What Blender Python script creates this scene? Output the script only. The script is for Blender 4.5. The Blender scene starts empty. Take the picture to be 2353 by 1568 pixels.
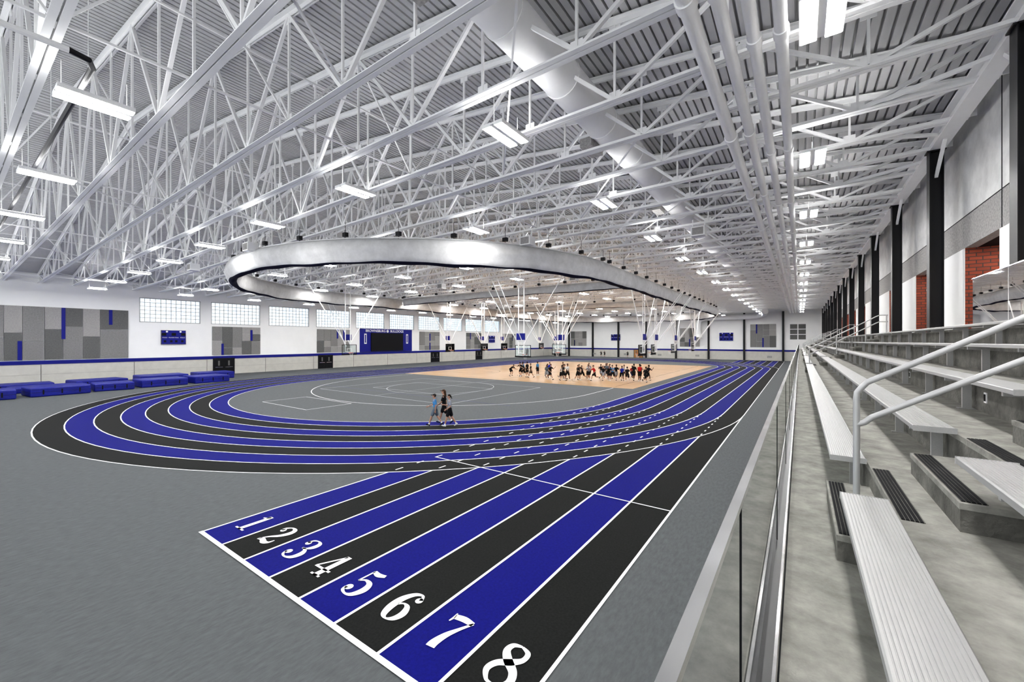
import bpy, math, random
from mathutils import Vector, Matrix
random.seed(4)
S=bpy.context.scene
COL=S.collection
pi=math.pi

# ---------------------------------------------------------------- materials
def mat(name,c,rough=.6,metal=0.0,var=0.0,scale=5.0,bump=0.0,bscale=60.0,emit=0.0,spec=.5,stretch=None,detail=4):
    m=bpy.data.materials.new(name); m.use_nodes=True
    nt=m.node_tree; b=nt.nodes['Principled BSDF']
    b.inputs['Base Color'].default_value=(*c,1); b.inputs['Roughness'].default_value=rough
    b.inputs['Metallic'].default_value=metal
    b.inputs['Specular IOR Level'].default_value=spec
    if var or bump:
        tc=nt.nodes.new('ShaderNodeTexCoord'); mp=nt.nodes.new('ShaderNodeMapping')
        nt.links.new(tc.outputs['Object'],mp.inputs[0])
        if stretch: mp.inputs['Scale'].default_value=stretch
    if var:
        n=nt.nodes.new('ShaderNodeTexNoise'); n.inputs['Scale'].default_value=scale; n.inputs['Detail'].default_value=detail
        n.inputs['Roughness'].default_value=.65
        nt.links.new(mp.outputs[0],n.inputs['Vector'])
        r=nt.nodes.new('ShaderNodeValToRGB')
        r.color_ramp.elements[0].position=.3; r.color_ramp.elements[1].position=.7
        r.color_ramp.elements[0].color=(*[max(0,x*(1-var)) for x in c],1)
        r.color_ramp.elements[1].color=(*[min(1,x*(1+var)) for x in c],1)
        nt.links.new(n.outputs[0],r.inputs[0]); nt.links.new(r.outputs[0],b.inputs['Base Color'])
    if bump:
        n2=nt.nodes.new('ShaderNodeTexNoise'); n2.inputs['Scale'].default_value=bscale; n2.inputs['Detail'].default_value=3
        nt.links.new(mp.outputs[0],n2.inputs['Vector'])
        bp=nt.nodes.new('ShaderNodeBump'); bp.inputs['Strength'].default_value=bump; bp.inputs['Distance'].default_value=.02
        nt.links.new(n2.outputs[0],bp.inputs['Height']); nt.links.new(bp.outputs[0],b.inputs['Normal'])
    return m
def lamp_mat(name,c,s):
    m=bpy.data.materials.new(name); m.use_nodes=True; nt=m.node_tree
    nt.nodes.remove(nt.nodes['Principled BSDF']); e=nt.nodes.new('ShaderNodeEmission')
    e.inputs[0].default_value=(*c,1); e.inputs[1].default_value=s
    nt.links.new(e.outputs[0],nt.nodes['Material Output'].inputs[0]); return m
def glass_mat(name,tint=(.93,.97,.96),two=True):
    m=bpy.data.materials.new(name); m.use_nodes=True; nt=m.node_tree
    nt.nodes.remove(nt.nodes['Principled BSDF'])
    t=nt.nodes.new('ShaderNodeBsdfTransparent'); t.inputs[0].default_value=(*tint,1)
    g=nt.nodes.new('ShaderNodeBsdfGlossy'); g.inputs['Roughness'].default_value=.015
    f=nt.nodes.new('ShaderNodeFresnel'); f.inputs[0].default_value=1.52
    # both faces of the pane: 2F/(1+F)
    a=nt.nodes.new('ShaderNodeMath'); a.operation='MULTIPLY'; a.inputs[1].default_value=2
    b=nt.nodes.new('ShaderNodeMath'); b.operation='ADD'; b.inputs[1].default_value=1
    d=nt.nodes.new('ShaderNodeMath'); d.operation='DIVIDE'
    nt.links.new(f.outputs[0],a.inputs[0]); nt.links.new(f.outputs[0],b.inputs[0]); nt.links.new(a.outputs[0],d.inputs[0]); nt.links.new(b.outputs[0],d.inputs[1])
    mx=nt.nodes.new('ShaderNodeMixShader')
    nt.links.new(d.outputs[0],mx.inputs[0]); nt.links.new(t.outputs[0],mx.inputs[1]); nt.links.new(g.outputs[0],mx.inputs[2])
    nt.links.new(mx.outputs[0],nt.nodes['Material Output'].inputs[0]); return m

WHITE=mat('painted_white_steel',(.92,.92,.92),.6,var=.02,scale=2,spec=.2)
DECKM=mat('roof_deck_white',(.57,.57,.575),.7,var=.05,scale=.6,spec=.2)
WALLW=mat('wall_paint_white',(.93,.93,.92),.7,var=.02,scale=.5,bump=.1,bscale=40)
WALLB=mat('wall_block_cream',(.60,.585,.54),.8,var=.06,scale=1.5,bump=.15,bscale=50)
GRAYB=mat('precast_gray',(.38,.37,.36),.9,var=.3,scale=14,bump=.4,bscale=60)
PRECAST=mat('precast_smooth',(.72,.72,.71),.8,var=.2,scale=.9,bump=.1,bscale=30,detail=8)
FLOORM=mat('rubber_floor_gray',(.118,.125,.129),.85,var=.16,scale=16,bump=.15,bscale=120,stretch=(1,.3,1),detail=12,spec=.1)
TBLACK=mat('track_charcoal',(.016,.0165,.016),.8,var=.25,scale=25,bump=.2,bscale=150,spec=.1)
TBLUE=mat('track_blue',(.006,.0075,.165),.75,var=.18,scale=20,bump=.2,bscale=150,spec=.1)
PAINT=mat('line_paint_white',(.88,.88,.88),.6)
LGRAY=mat('line_paint_pale',(.55,.57,.60),.6)
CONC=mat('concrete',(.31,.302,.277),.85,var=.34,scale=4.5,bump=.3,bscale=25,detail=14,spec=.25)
CONC_SHADE=mat('concrete_shaded',(.17,.165,.15),.9,var=.4,scale=4.0,bump=.5,bscale=30,detail=12,spec=.2)  # darker copy of the concrete, shade under the benches put into its colour
ALU=mat('brushed_aluminum',(.46,.455,.45),.45,.4,var=.05,scale=3,stretch=(30,1,30))
STEEL=mat('polished_steel',(.85,.85,.85),.12,1.0,var=.10,scale=2,stretch=(1,6,1))
SATIN=mat('satin_steel',(.90,.90,.89),.2,.85,var=.3,scale=1.6,stretch=(1,2,1),detail=2)  # bright and dark reflection bands of the cap rail painted in as streaks
RAILM=mat('painted_rail_gray',(.46,.46,.46),.4,.25)
BLACK=mat('black_steel',(.010,.010,.012),.4,spec=.4)
MATTEB=mat('matte_black',(.012,.012,.014),.75,spec=.2)
BLUE=mat('school_blue',(.008,.012,.22),.5,spec=.3)
MATB=mat('vinyl_mat_blue',(.006,.012,.25),.45,var=.25,scale=2,bump=.5,bscale=4)
FABW=mat('curtain_vinyl_white',(.58,.58,.58),.9,var=.12,scale=1.6,bump=.5,bscale=3,spec=.08)
FABK=mat('curtain_mesh_black',(.012,.012,.03),.8,bump=.5,bscale=5,spec=.15)
P1=mat('felt_panel_light',(.37,.36,.35),.95,var=.14,scale=10,spec=.1)
P2=mat('felt_panel_mid',(.26,.255,.25),.95,var=.16,scale=10,spec=.1)
P3=mat('felt_panel_dark',(.16,.16,.155),.95,var=.18,scale=10,spec=.1)
LAMPD=lamp_mat('led_lens',(1,.995,.98),92)
FILLU=lamp_mat('ceiling_fill_glow',(1,.995,.99),20)  # added upward glow to brighten the roof, not a known part of the fixture
FILLA=lamp_mat('alcove_fill_glow',(1,.95,.88),13)  # added glow that brightens the brick alcoves, no known lamp
GLASS=glass_mat('clear_glass')
PANE=glass_mat('window_glass',(.58,.66,.74))
ORANGE=mat('hoop_orange',(.75,.12,.02),.4)
WOODD=mat('door_wood',(.42,.20,.06),.5)
def brick():
    m=bpy.data.materials.new('red_brick'); m.use_nodes=True; nt=m.node_tree; b=nt.nodes['Principled BSDF']
    tc=nt.nodes.new('ShaderNodeTexCoord'); sx=nt.nodes.new('ShaderNodeSeparateXYZ'); ad=nt.nodes.new('ShaderNodeMath'); ad.operation='ADD'
    cb=nt.nodes.new('ShaderNodeCombineXYZ'); br=nt.nodes.new('ShaderNodeTexBrick')
    nt.links.new(tc.outputs['Object'],sx.inputs[0]); nt.links.new(sx.outputs[0],ad.inputs[0]); nt.links.new(sx.outputs[1],ad.inputs[1])
    nt.links.new(ad.outputs[0],cb.inputs[0]); nt.links.new(sx.outputs[2],cb.inputs[1]); nt.links.new(cb.outputs[0],br.inputs['Vector'])
    br.inputs['Color1'].default_value=(.30,.070,.035,1); br.inputs['Color2'].default_value=(.20,.045,.025,1); br.inputs['Mortar'].default_value=(.07,.045,.04,1)
    br.inputs['Scale'].default_value=1; br.inputs['Brick Width'].default_value=.34; br.inputs['Row Height'].default_value=.12; br.inputs['Mortar Size'].default_value=.014
    nt.links.new(br.outputs[0],b.inputs['Base Color']); b.inputs['Roughness'].default_value=.85
    return m
BRICK=brick()
def woodfloor():
    m=bpy.data.materials.new('maple_floor'); m.use_nodes=True; nt=m.node_tree; b=nt.nodes['Principled BSDF']
    tc=nt.nodes.new('ShaderNodeTexCoord'); br=nt.nodes.new('ShaderNodeTexBrick')
    nt.links.new(tc.outputs['Object'],br.inputs['Vector'])
    br.inputs['Color1'].default_value=(.54,.34,.17,1); br.inputs['Color2'].default_value=(.43,.255,.115,1); br.inputs['Mortar'].default_value=(.34,.21,.11,1)
    br.inputs['Scale'].default_value=1; br.inputs['Brick Width'].default_value=1.6; br.inputs['Row Height'].default_value=.16; br.inputs['Mortar Size'].default_value=.004
    nt.links.new(br.outputs[0],b.inputs['Base Color']); b.inputs['Roughness'].default_value=.3; b.inputs['Specular IOR Level'].default_value=.3; return m
MAPLE=woodfloor()

# ---------------------------------------------------------------- mesh builder
class MB:
    def __init__(s): s.v=[];s.f=[];s.m=[];s.mats=[]
    def mi(s,m):
        if m not in s.mats: s.mats.append(m)
        return s.mats.index(m)
    def poly(s,pts,m):
        n=len(s.v); s.v+= [tuple(p) for p in pts]; s.f.append(tuple(range(n,n+len(pts)))); s.m.append(s.mi(m))
    def box(s,x0,x1,y0,y1,z0,z1,m):
        n=len(s.v); s.v+=[(x0,y0,z0),(x1,y0,z0),(x1,y1,z0),(x0,y1,z0),(x0,y0,z1),(x1,y0,z1),(x1,y1,z1),(x0,y1,z1)]
        k=s.mi(m)
        for q in [(0,3,2,1),(4,5,6,7),(0,1,5,4),(1,2,6,5),(2,3,7,6),(3,0,4,7)]:
            s.f.append(tuple(n+i for i in q)); s.m.append(k)
    def beam(s,a,b,w,h,m,up=(0,0,1)):
        a=Vector(a);b=Vector(b);d=(b-a).normalized();u=Vector(up)
        if abs(d.dot(u))>.99: u=Vector((1,0,0))
        r=d.cross(u).normalized(); u=r.cross(d).normalized()
        n=len(s.v);k=s.mi(m)
        for p in (a,b):
            for i,j in ((-1,-1),(1,-1),(1,1),(-1,1)): s.v.append(tuple(p+r*(i*w/2)+u*(j*h/2)))
        for q in [(3,2,1,0),(4,5,6,7),(0,1,5,4),(1,2,6,5),(2,3,7,6),(3,0,4,7)]:
            s.f.append(tuple(n+i for i in q)); s.m.append(k)
    def tube(s,pts,r,m,seg=10,caps=True):
        pts=[Vector(p) for p in pts]; k=s.mi(m); n0=len(s.v)
        rs=r if isinstance(r,(list,tuple)) else [r]*len(pts)
        prev=None
        for i,p in enumerate(pts):
            t=(pts[min(i+1,len(pts)-1)]-pts[max(i-1,0)]).normalized()
            if prev is None:
                u=Vector((0,0,1)) if abs(t.z)<.9 else Vector((1,0,0))
                a=t.cross(u).normalized()
            else: a=(prev-t*prev.dot(t)).normalized()
            prev=a; b=t.cross(a)
            for j in range(seg):
                an=2*pi*j/seg; s.v.append(tuple(p+(a*math.cos(an)+b*math.sin(an))*rs[i]))
        for i in range(len(pts)-1):
            for j in range(seg):
                s.f.append((n0+i*seg+j,n0+i*seg+(j+1)%seg,n0+(i+1)*seg+(j+1)%seg,n0+(i+1)*seg+j)); s.m.append(k)
        if caps:
            s.f.append(tuple(n0+j for j in reversed(range(seg)))); s.m.append(k)
            e=n0+(len(pts)-1)*seg; s.f.append(tuple(e+j for j in range(seg))); s.m.append(k)
    def mesh(s,name):
        me=bpy.data.meshes.new(name); me.from_pydata(s.v,[],s.f)
        for m in s.mats: me.materials.append(m)
        me.polygons.foreach_set('material_index',s.m); me.update(); return me
    def obj(s,name,smooth=False,parent=None):
        me=s.mesh(name)
        if smooth: me.shade_smooth()
        o=bpy.data.objects.new(name,me); COL.objects.link(o)
        if parent: o.parent=parent
        return o
def smooth_angle(o,ang=40):
    me=o.data; me.shade_smooth()
    try: me.set_sharp_from_angle(angle=math.radians(ang))
    except Exception: pass
def text(body,size,loc,rot,m,parent,name='lettering',ext=.01,bold=0.0,sx=1):
    c=bpy.data.curves.new(name,'FONT'); c.body=body; c.size=size; c.extrude=ext; c.align_x='CENTER'; c.align_y='CENTER'; c.offset=bold
    c.materials.append(m); o=bpy.data.objects.new(name,c); COL.objects.link(o); o.location=loc; o.rotation_euler=rot; o.scale=(sx,1,1)
    o.parent=parent; return o

# ---------------------------------------------------------------- room constants
XL,XR=-62.5,4.5
YB,YF=-9.0,108.0
CX,C0,C1,RO,LW=-27.7,27.6,74.8,25.0,1.0675
def zb(x): return 11.05+.0135*(x-4)
def dep(x): return 1.2+.13*(4-x) if x>-29 else 5.49-(-29-x)*.137
def zt(x): return zb(x)+dep(x)

# floor
f=MB(); f.poly([(XL-.3,YB,0),(7,YB,0),(7,YF+.3,0),(XL-.3,YF+.3,0)],FLOORM); f.obj('floor')

# ---------------------------------------------------------------- track
def stadium(r,n=64):
    pts=[]
    for i in range(n+1):
        a=-pi*i/n; pts.append((CX+r*math.cos(a),C0+r*math.sin(a)))
    far=[]
    for i in range(n+1):
        a=pi-pi*i/n; far.append((CX+r*math.cos(a),C1+r*math.sin(a)))
    return pts+far
def band(mb,r0,r1,z,m):
    A=stadium(r0);B=stadium(r1);n=len(A)
    for i in range(n):
        j=(i+1)%n
        mb.poly([(*A[i],z),(*A[j],z),(*B[j],z),(*B[i],z)],m)
t=MB()
for i in range(8):
    band(t,RO-8*LW+i*LW,RO-8*LW+(i+1)*LW,.006,TBLUE if i%2==0 else TBLACK)
for i in range(9):
    r=RO-8*LW+i*LW; band(t,r-.028,r+.028,.012,PAINT)
X0=-11.25
YS=3.55
def arc_near(x):
    q=RO*RO-(x-CX)**2
    return C0-math.sqrt(max(q,0))
def arc_far(x):
    q=RO*RO-(x-CX)**2
    return C1+math.sqrt(max(q,0))
for i in range(8):
    m=TBLUE if i%2==0 else TBLACK
    xs=[X0+LW*(i+k/12) for k in range(13)]
    for a,b in zip(xs,xs[1:]):
        t.poly([(a,YS,.005),(b,YS,.005),(b,arc_near(b),.005),(a,arc_near(a),.005)],m)
        t.poly([(a,arc_far(a),.005),(b,arc_far(b),.005),(b,105,.005),(a,105,.005)],m)
for i in range(9):
    x=X0+LW*i; w=.028
    t.poly([(x-w,YS,.011),(x+w,YS,.011),(x+w,arc_near(x),.011),(x-w,arc_near(x),.011)],PAINT)
    t.poly([(x-w,arc_far(x),.011),(x+w,arc_far(x),.011),(x+w,105,.011),(x-w,105,.011)],PAINT)
    y=arc_near(x)+.3
    while y<C0-1:
        if (x-CX)**2+(y-C0)**2>(RO-8*LW)**2 and i<8: t.poly([(x-.03,y,.014),(x+.03,y,.014),(x+.03,y+.32,.014),(x-.03,y+.32,.014)],PAINT)
        y+=.95
    y=C1+1
    while y<arc_far(x):
        if i<8: t.poly([(x-.03,y,.014),(x+.03,y,.014),(x+.03,y+.4,.014),(x-.03,y+.4,.014)],PAINT)
        y+=1.2
for yy,w in ((YS,.045),(10.95,.026),(98,.04)):
    t.poly([(X0-.03,yy-w,.016),(X0+8*LW+.03,yy-w,.016),(X0+8*LW+.03,yy+w,.016),(X0-.03,yy+w,.016)],PAINT)
for k in range(5):
    yy=84+k*3.2
    t.poly([(X0,yy,.016),(X0+8*LW,yy,.016),(X0+8*LW,yy+.06,.016),(X0,yy+.06,.016)],PAINT)
t.obj('running_track')

# lane numbers (fat-face serif digits)
def cr(P,n=10):
    out=[]
    P=[P[0]]+P+[P[-1]]
    for i in range(1,len(P)-2):
        p0,p1,p2,p3=P[i-1:i+3]
        for k in range(n):
            u=k/n
            out.append(tuple(.5*((2*p1[j])+(-p0[j]+p2[j])*u+(2*p0[j]-5*p1[j]+4*p2[j]-p3[j])*u*u+(-p0[j]+3*p1[j]-3*p2[j]+p3[j])*u**3) for j in range(3)))
    out.append(P[-2]); return out
def stroke(mb,P,ox,oy,sc,z,m,curve=True):
    Q=cr(P) if curve else P
    L=[];R=[]
    for i,q in enumerate(Q):
        a=Q[max(i-1,0)];b=Q[min(i+1,len(Q)-1)]
        dx,dy=b[0]-a[0],b[1]-a[1];l=math.hypot(dx,dy) or 1
        nx,ny=-dy/l,dx/l
        L.append((ox+(q[0]+nx*q[2]/2)*sc,oy+(q[1]+ny*q[2]/2)*sc,z)); R.append((ox+(q[0]-nx*q[2]/2)*sc,oy+(q[1]-ny*q[2]/2)*sc,z))
    for i in range(len(Q)-1): mb.poly([R[i],R[i+1],L[i+1],L[i]],m)
def disc(mb,x,y,r,ox,oy,sc,z,m):
    mb.poly([(ox+(x+r*math.cos(a*pi/8))*sc,oy+(y+r*math.sin(a*pi/8))*sc,z) for a in range(16)],m)
DIG={
'1':[([(0,.0,.17),(0,.98,.17)],0),([(-.24,.03,.06),(.24,.03,.06)],0),([(-.2,.80,.05),(-.08,.84,.08),(.0,.95,.10)],1)],
'2':[([(-.2,.72,.10),(-.22,.84,.1),(-.06,.97,.06),(.14,.92,.14),(.2,.74,.18),(.1,.5,.14),(-.1,.3,.08),(-.24,.08,.05)],1),([(-.26,.08,.10),(-.1,.12,.14),(.1,.06,.16),(.24,.12,.1),(.27,.28,.04)],1),('d',-.17,.74,.09)],
'3':[([(-.2,.76,.10),(-.16,.92,.07),(.02,.97,.05),(.17,.88,.14),(.18,.70,.16),(.06,.55,.07),(-.06,.53,.05)],1),([(-.04,.54,.05),(.12,.5,.10),(.23,.33,.18),(.19,.12,.15),(.0,.02,.06),(-.18,.07,.07),(-.24,.2,.09)],1),('d',-.17,.76,.09),('d',-.18,.22,.10)],
'4':[([(.1,.0,.17),(.1,.98,.17)],0),([(-.09,.03,.06),(.27,.03,.06)],0),([(.06,.96,.06),(-.28,.3,.06)],0),([(-.31,.28,.07),(.3,.28,.07)],0)],
'5':[([(-.2,.95,.10),(.0,.9,.15),(.2,.96,.10)],1),([(-.19,.96,.05),(-.21,.5,.05)],0),([(-.21,.5,.05),(-.06,.6,.07),(.14,.54,.14),(.22,.33,.19),(.14,.1,.14),(-.02,.02,.06),(-.2,.08,.08),(-.23,.2,.1)],1),('d',-.17,.22,.10)],
'6':[([(.2,.82,.10),(.12,.96,.06),(-.06,.9,.12),(-.19,.65,.18),(-.2,.35,.19),(-.12,.1,.14),(.02,.02,.05),(.17,.12,.14),(.21,.31,.17),(.12,.5,.12),(-.02,.55,.05),(-.13,.47,.06)],1),('d',.17,.8,.09)],
'7':[([(-.24,.98,.03),(-.22,.84,.06),(-.24,.72,.03)],0),([(-.22,.88,.14),(.0,.92,.16),(.24,.9,.12)],1),([(.24,.92,.06),(.12,.68,.08),(.0,.4,.14),(-.05,.14,.19),(-.04,.0,.20)],1)],
'8':[([(0,.98,.05),(.17,.90,.10),(.18,.72,.11),(.04,.57,.15),(-.17,.42,.14),(-.24,.22,.12),(-.12,.04,.07),(0,.01,.05)],1),([(0,.98,.05),(-.16,.92,.11),(-.19,.75,.14),(-.04,.57,.17),(.18,.40,.15),(.25,.2,.14),(.13,.04,.07),(0,.01,.05)],1)],
}
for i,ch in enumerate('12345678'):
    g=MB()
    for stt in DIG[ch]:
        if stt[0]=='d': disc(g,stt[1],stt[2],stt[3],X0+LW*(i+.5),4.11,.77,.014,PAINT)
        else: stroke(g,stt[0],X0+LW*(i+.5),4.11,.77,.014,PAINT,bool(stt[1]))
    g.obj('lane_number')

# infield court + lines
g=MB(); g.box(-43.8,-12.5,36.9,78,.0,.008,MAPLE); g.obj('maple_court')
L=MB()
def seg(a,b,w=.05,m=PAINT,z=.012):
    a=Vector((*a,z));b=Vector((*b,z));d=(b-a).normalized();n=Vector((-d.y,d.x,0))*w/2
    L.poly([a-n,b-n,b+n,a+n],m)
def arc(cx,cy,r,a0,a1,w=.05,m=PAINT,z=.012,n=48):
    pr=None
    for i in range(n+1):
        a=math.radians(a0+(a1-a0)*i/n); p=(cx+r*math.cos(a),cy+r*math.sin(a))
        if pr: seg(pr,p,w,m,z)
        pr=p
def rect(x0,x1,y0,y1,w=.05,m=PAINT,z=.012):
    seg((x0,y0),(x1,y0),w,m,z);seg((x1,y0),(x1,y1),w,m,z);seg((x1,y1),(x0,y1),w,m,z);seg((x0,y1),(x0,y0),w,m,z)
arc(-28,31,13.8,180,360,.07); seg((-41.8,31),(-41.8,36.5),.07); seg((-14.2,31),(-14.2,36.5),.07)
rect(-31.7,-25.7,13.7,16.9); rect(-36,-20,20.5,33,.06,LGRAY); seg((-28,20.5),(-28,36.5),.04,LGRAY); rect(-33,-23,24,29.5,.06,LGRAY)
arc(-28,28,5,0,360,.05,LGRAY)
seg((-40,22.5),(-16,22.5),.04,BLUE);seg((-40,34),(-16,34),.04,BLUE);
for cy in (44,57.5,71):
    rect(-41.5,-14.5,cy-6.2,cy+6.2 if cy<70 else 77,.06,MATTEB)
    seg((-28,cy-6.2),(-28,min(cy+6.2,77)),.05,MATTEB); arc(-28,cy,1.8,0,360,.05,MATTEB)
    for sx in (-1,1):
        ex=-28+sx*13.5
        arc(ex-sx*1.5,cy,5.6,90 if sx>0 else -90,270 if sx>0 else 90,.05,MATTEB)
        rect(min(ex,ex-sx*5.8),max(ex,ex-sx*5.8),cy-1.8,cy+1.8,.05,MATTEB)
L.obj('court_markings')

# ---------------------------------------------------------------- left wall
w=MB()
WY=[(13.76+7.05*i,19.65+7.05*i) for i in range(10)]
w.box(XL-.3,XL,YB,YF,0,2.05,WALLB)
w.box(XL-.3,XL,YB,YF,2.05,6.6,WALLW); w.box(XL-.3,XL,YB,YF,9.45,zt(XL)+.3,WALLW)
ys=[YB]+[v for p in WY for v in p]+[YF]
for a,b in zip(ys[::2],ys[1::2]): w.box(XL-.3,XL,a,b,6.6,9.45,WALLW)
for k in range(17):
    yy=YB+7.05*k+1.15
    w.box(XL,XL+.012,yy,yy+.03,0,2.0,MATTEB)
w.box(XL,XL+.012,YB,YF,1.02,1.04,GRAYB)
w.obj('wall_left')
b=MB(); b.box(XL,XL+.05,YB,YF,2.05,2.42,BLUE); b.obj('trim_left')
for i,(a,c) in enumerate(WY):
    q=MB()
    for (x,y0,y1,z0,z1) in ((0,a,c,6.6,6.68),(0,a,c,9.37,9.45),(0,a,a+.08,6.6,9.45),(0,c-.08,c,6.6,9.45)):
        q.box(XL-.2,XL+.02,y0,y1,z0,z1,RAILM)
    n=12
    for k in range(1,n):
        yy=a+(c-a)*k/n; q.box(XL-.12,XL-.08,yy-.025,yy+.025,6.68,9.37,RAILM)
    for k in range(1,6):
        zz=6.68+2.69*k/6; q.box(XL-.12,XL-.08,a,c,zz-.025,zz+.025,RAILM)
    q.poly([(XL-.1,a,6.6),(XL-.1,c,6.6),(XL-.1,c,9.45),(XL-.1,a,9.45)],PANE)
    q.obj('window_%d'%(i+1))
def panels(name,origin,du,W_,z0,z1,seed,axis):
    rnd=random.Random(seed); q=MB(); n=max(3,round(W_/1.25)); cw=W_/n
    for i in range(n):
        cuts=[z0]+sorted(rnd.sample([z0+(z1-z0)*k/4 for k in (1,2,3)],rnd.choice([1,2])))+[z1]
        for a,bb in zip(cuts,cuts[1:]):
            m=rnd.choice([P1,P1,P2,P3,P2])
            u0=origin+i*cw; 
            if axis=='y': q.box(XL,XL+.09,u0+.01,u0+cw-.01,a+.01,bb-.01,m)
            else: q.box(u0+.01,u0+cw-.01,YF-.09,YF,a+.01,bb-.01,m)
    for k in range(max(2,n//3)):
        u0=origin+cw*rnd.choice(range(1,n))-.13; zz=rnd.choice([z0,z0+(z1-z0)*.5,z1-(z1-z0)*.4])
        if axis=='y': q.box(XL,XL+.12,u0,u0+.27,zz,zz+(z1-z0)*.4,BLUE)
        else: q.box(u0,u0+.27,YF-.12,YF,zz,zz+(z1-z0)*.4,BLUE)
    q.obj(name)
q=MB()
cols=[(-4.5,-1,'L'),(-1,2,'M'),(2,3.9,'M'),(3.9,5.05,'L'),(5.05,6.5,'M'),(6.5,7.75,'L'),(7.75,9.2,'D'),(9.2,10.5,'L'),(10.5,12.8,'D')]
mm={'L':(P1,P3),'M':(P2,P1),'D':(P3,P1)}
for i,(a,c,k) in enumerate(cols):
    zc=[5.3,6.4,4.8,5.2,4.4,5.6,5.9,4.9,5.7][i]
    q.box(XL,XL+.09,a+.015,c-.015,2.5,zc-.01,mm[k][1] if i%2 else P2); q.box(XL,XL+.09,a+.015,c-.015,zc+.01,7.85,mm[k][0])
for y,z0,z1 in ((4.75,2.5,4.4),(7.65,4.6,7.85),(11.2,6.2,7.85),(-.9,5,7)): q.box(XL,XL+.12,y,y+.28,z0,z1,BLUE)
q.obj('acoustic_panel')
for k,(a,W_) in enumerate(((20.9,5.8),(35,5.8),(56.3,5.6),(70.4,5.6),(84.5,5.6))): panels('acoustic_panel',a,1,W_,2.55,6.3,20+k,'y')
# doors
def door(name,axis,u,wd=2.3,h=2.05,m=MATTEB):
    q=MB()
    def bx(a,b_,z0,z1,t0,t1,mt):
        if axis=='y': q.box(XL+t0,XL+t1,u+a,u+b_,z0,z1,mt)
        else: q.box(u+a,u+b_,YF-t1,YF-t0,z0,z1,mt)
    bx(-.1,0,0,h+.1,0,.07,BLACK); bx(wd,wd+.1,0,h+.1,0,.07,BLACK); bx(-.1,wd+.1,h,h+.1,0,.07,BLACK)
    for k in range(2):
        a=k*wd/2
        bx(a+.01,a+wd/2-.01,.01,h-.01,0,.045,m)
        bx(a+wd/4-.1,a+wd/4+.1,1.15,1.8,.045,.05,P3)
        bx(a+.15,a+wd/2-.15,.92,.98,.06,.10,STEEL); bx(a+.15,a+.2,.92,.98,.045,.06,STEEL); bx(a+wd/2-.2,a+wd/2-.15,.92,.98,.045,.06,STEEL)
    q.obj(name)
for i,y in enumerate((21.1,35.3,59.5,73.8,94.6)): door('door_%d'%(i+1),'y',y)
door('door_6','x',-36.2,m=WOODD); door('door_7','x',-60.5)

# scoreboards
def scoreboard(axis,u,zc,W_=2.4,H=1.7):
    e=bpy.data.objects.new('scoreboard',None); COL.objects.link(e)
    if axis=='y': e.location=(XL+.02,u,zc); e.rotation_euler=(pi/2,0,pi/2)
    else: e.location=(u,YF-.02,zc); e.rotation_euler=(pi/2,0,0)
    q=MB(); q.box(-W_/2,W_/2,-H/2,H/2,0,.14,BLUE)
    for a,b_,c,d in ((-1,1,.97,1),(-1,1,-1,-.97),(-1,-.98,-1,1),(.98,1,-1,1)): q.box(a*W_/2,b_*W_/2,c*H/2,d*H/2,.0,.15,STEEL)
    for x in (-.78,.0,.78): q.box((x-.18)*W_/2,(x+.18)*W_/2,.22*H/2,.62*H/2,.14,.15,MATTEB)
    for x in (-.7,-.2,.2,.7): q.box((x-.1)*W_/2,(x+.1)*W_/2,-.72*H/2,-.42*H/2,.14,.15,MATTEB)
    for x in (-.55,.55): q.poly([(x*W_/2+.11*math.cos(a*pi/8),.8*H/2+.11*math.sin(a*pi/8),.152) for a in range(16)],PAINT)
    q.obj('cabinet',parent=e)
    text('FOULS',.16,(-.72*W_/2,-.05*H/2,.15),(0,0,0),PAINT,e); text('PLAYER FOUL',.16,(0,-.05*H/2,.15),(0,0,0),PAINT,e); text('FOULS',.16,(.72*W_/2,-.05*H/2,.15),(0,0,0),PAINT,e)
for y in (16.9,79.8): scoreboard('y',y,4.85)
scoreboard('x',-41.3,5.4,2.6,1.7); scoreboard('x',-14.2,5.4,3.0,2.0)

# video board wall graphic
e=bpy.data.objects.new('video_scoreboard',None); COL.objects.link(e); e.location=(XL+.02,48.5,4.5); e.rotation_euler=(pi/2,0,pi/2)
q=MB(); q.box(-5.8,5.8,-2.05,2.07,0,.08,BLUE); q.box(-3.6,3.5,-1.9,1.35,.08,.25,MATTEB)
for x in (-4.7,4.6):
    q.box(x-.25,x+.25,-.6,1.2,.08,.09,PAINT); q.box(x-.12,x+.12,-.4,1.0,.09,.1,BLUE)
q.poly([(.0+.27*math.cos(a*pi/8),1.70+.27*math.sin(a*pi/8),.1) for a in range(16)],PAINT); q.obj('screen',parent=e)
text('BROWNSBURG',.62,(-2.55,1.70,.09),(0,0,0),PAINT,e,bold=.01); text('BULLDOGS',.62,(2.15,1.70,.09),(0,0,0),PAINT,e,bold=.01)

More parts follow.
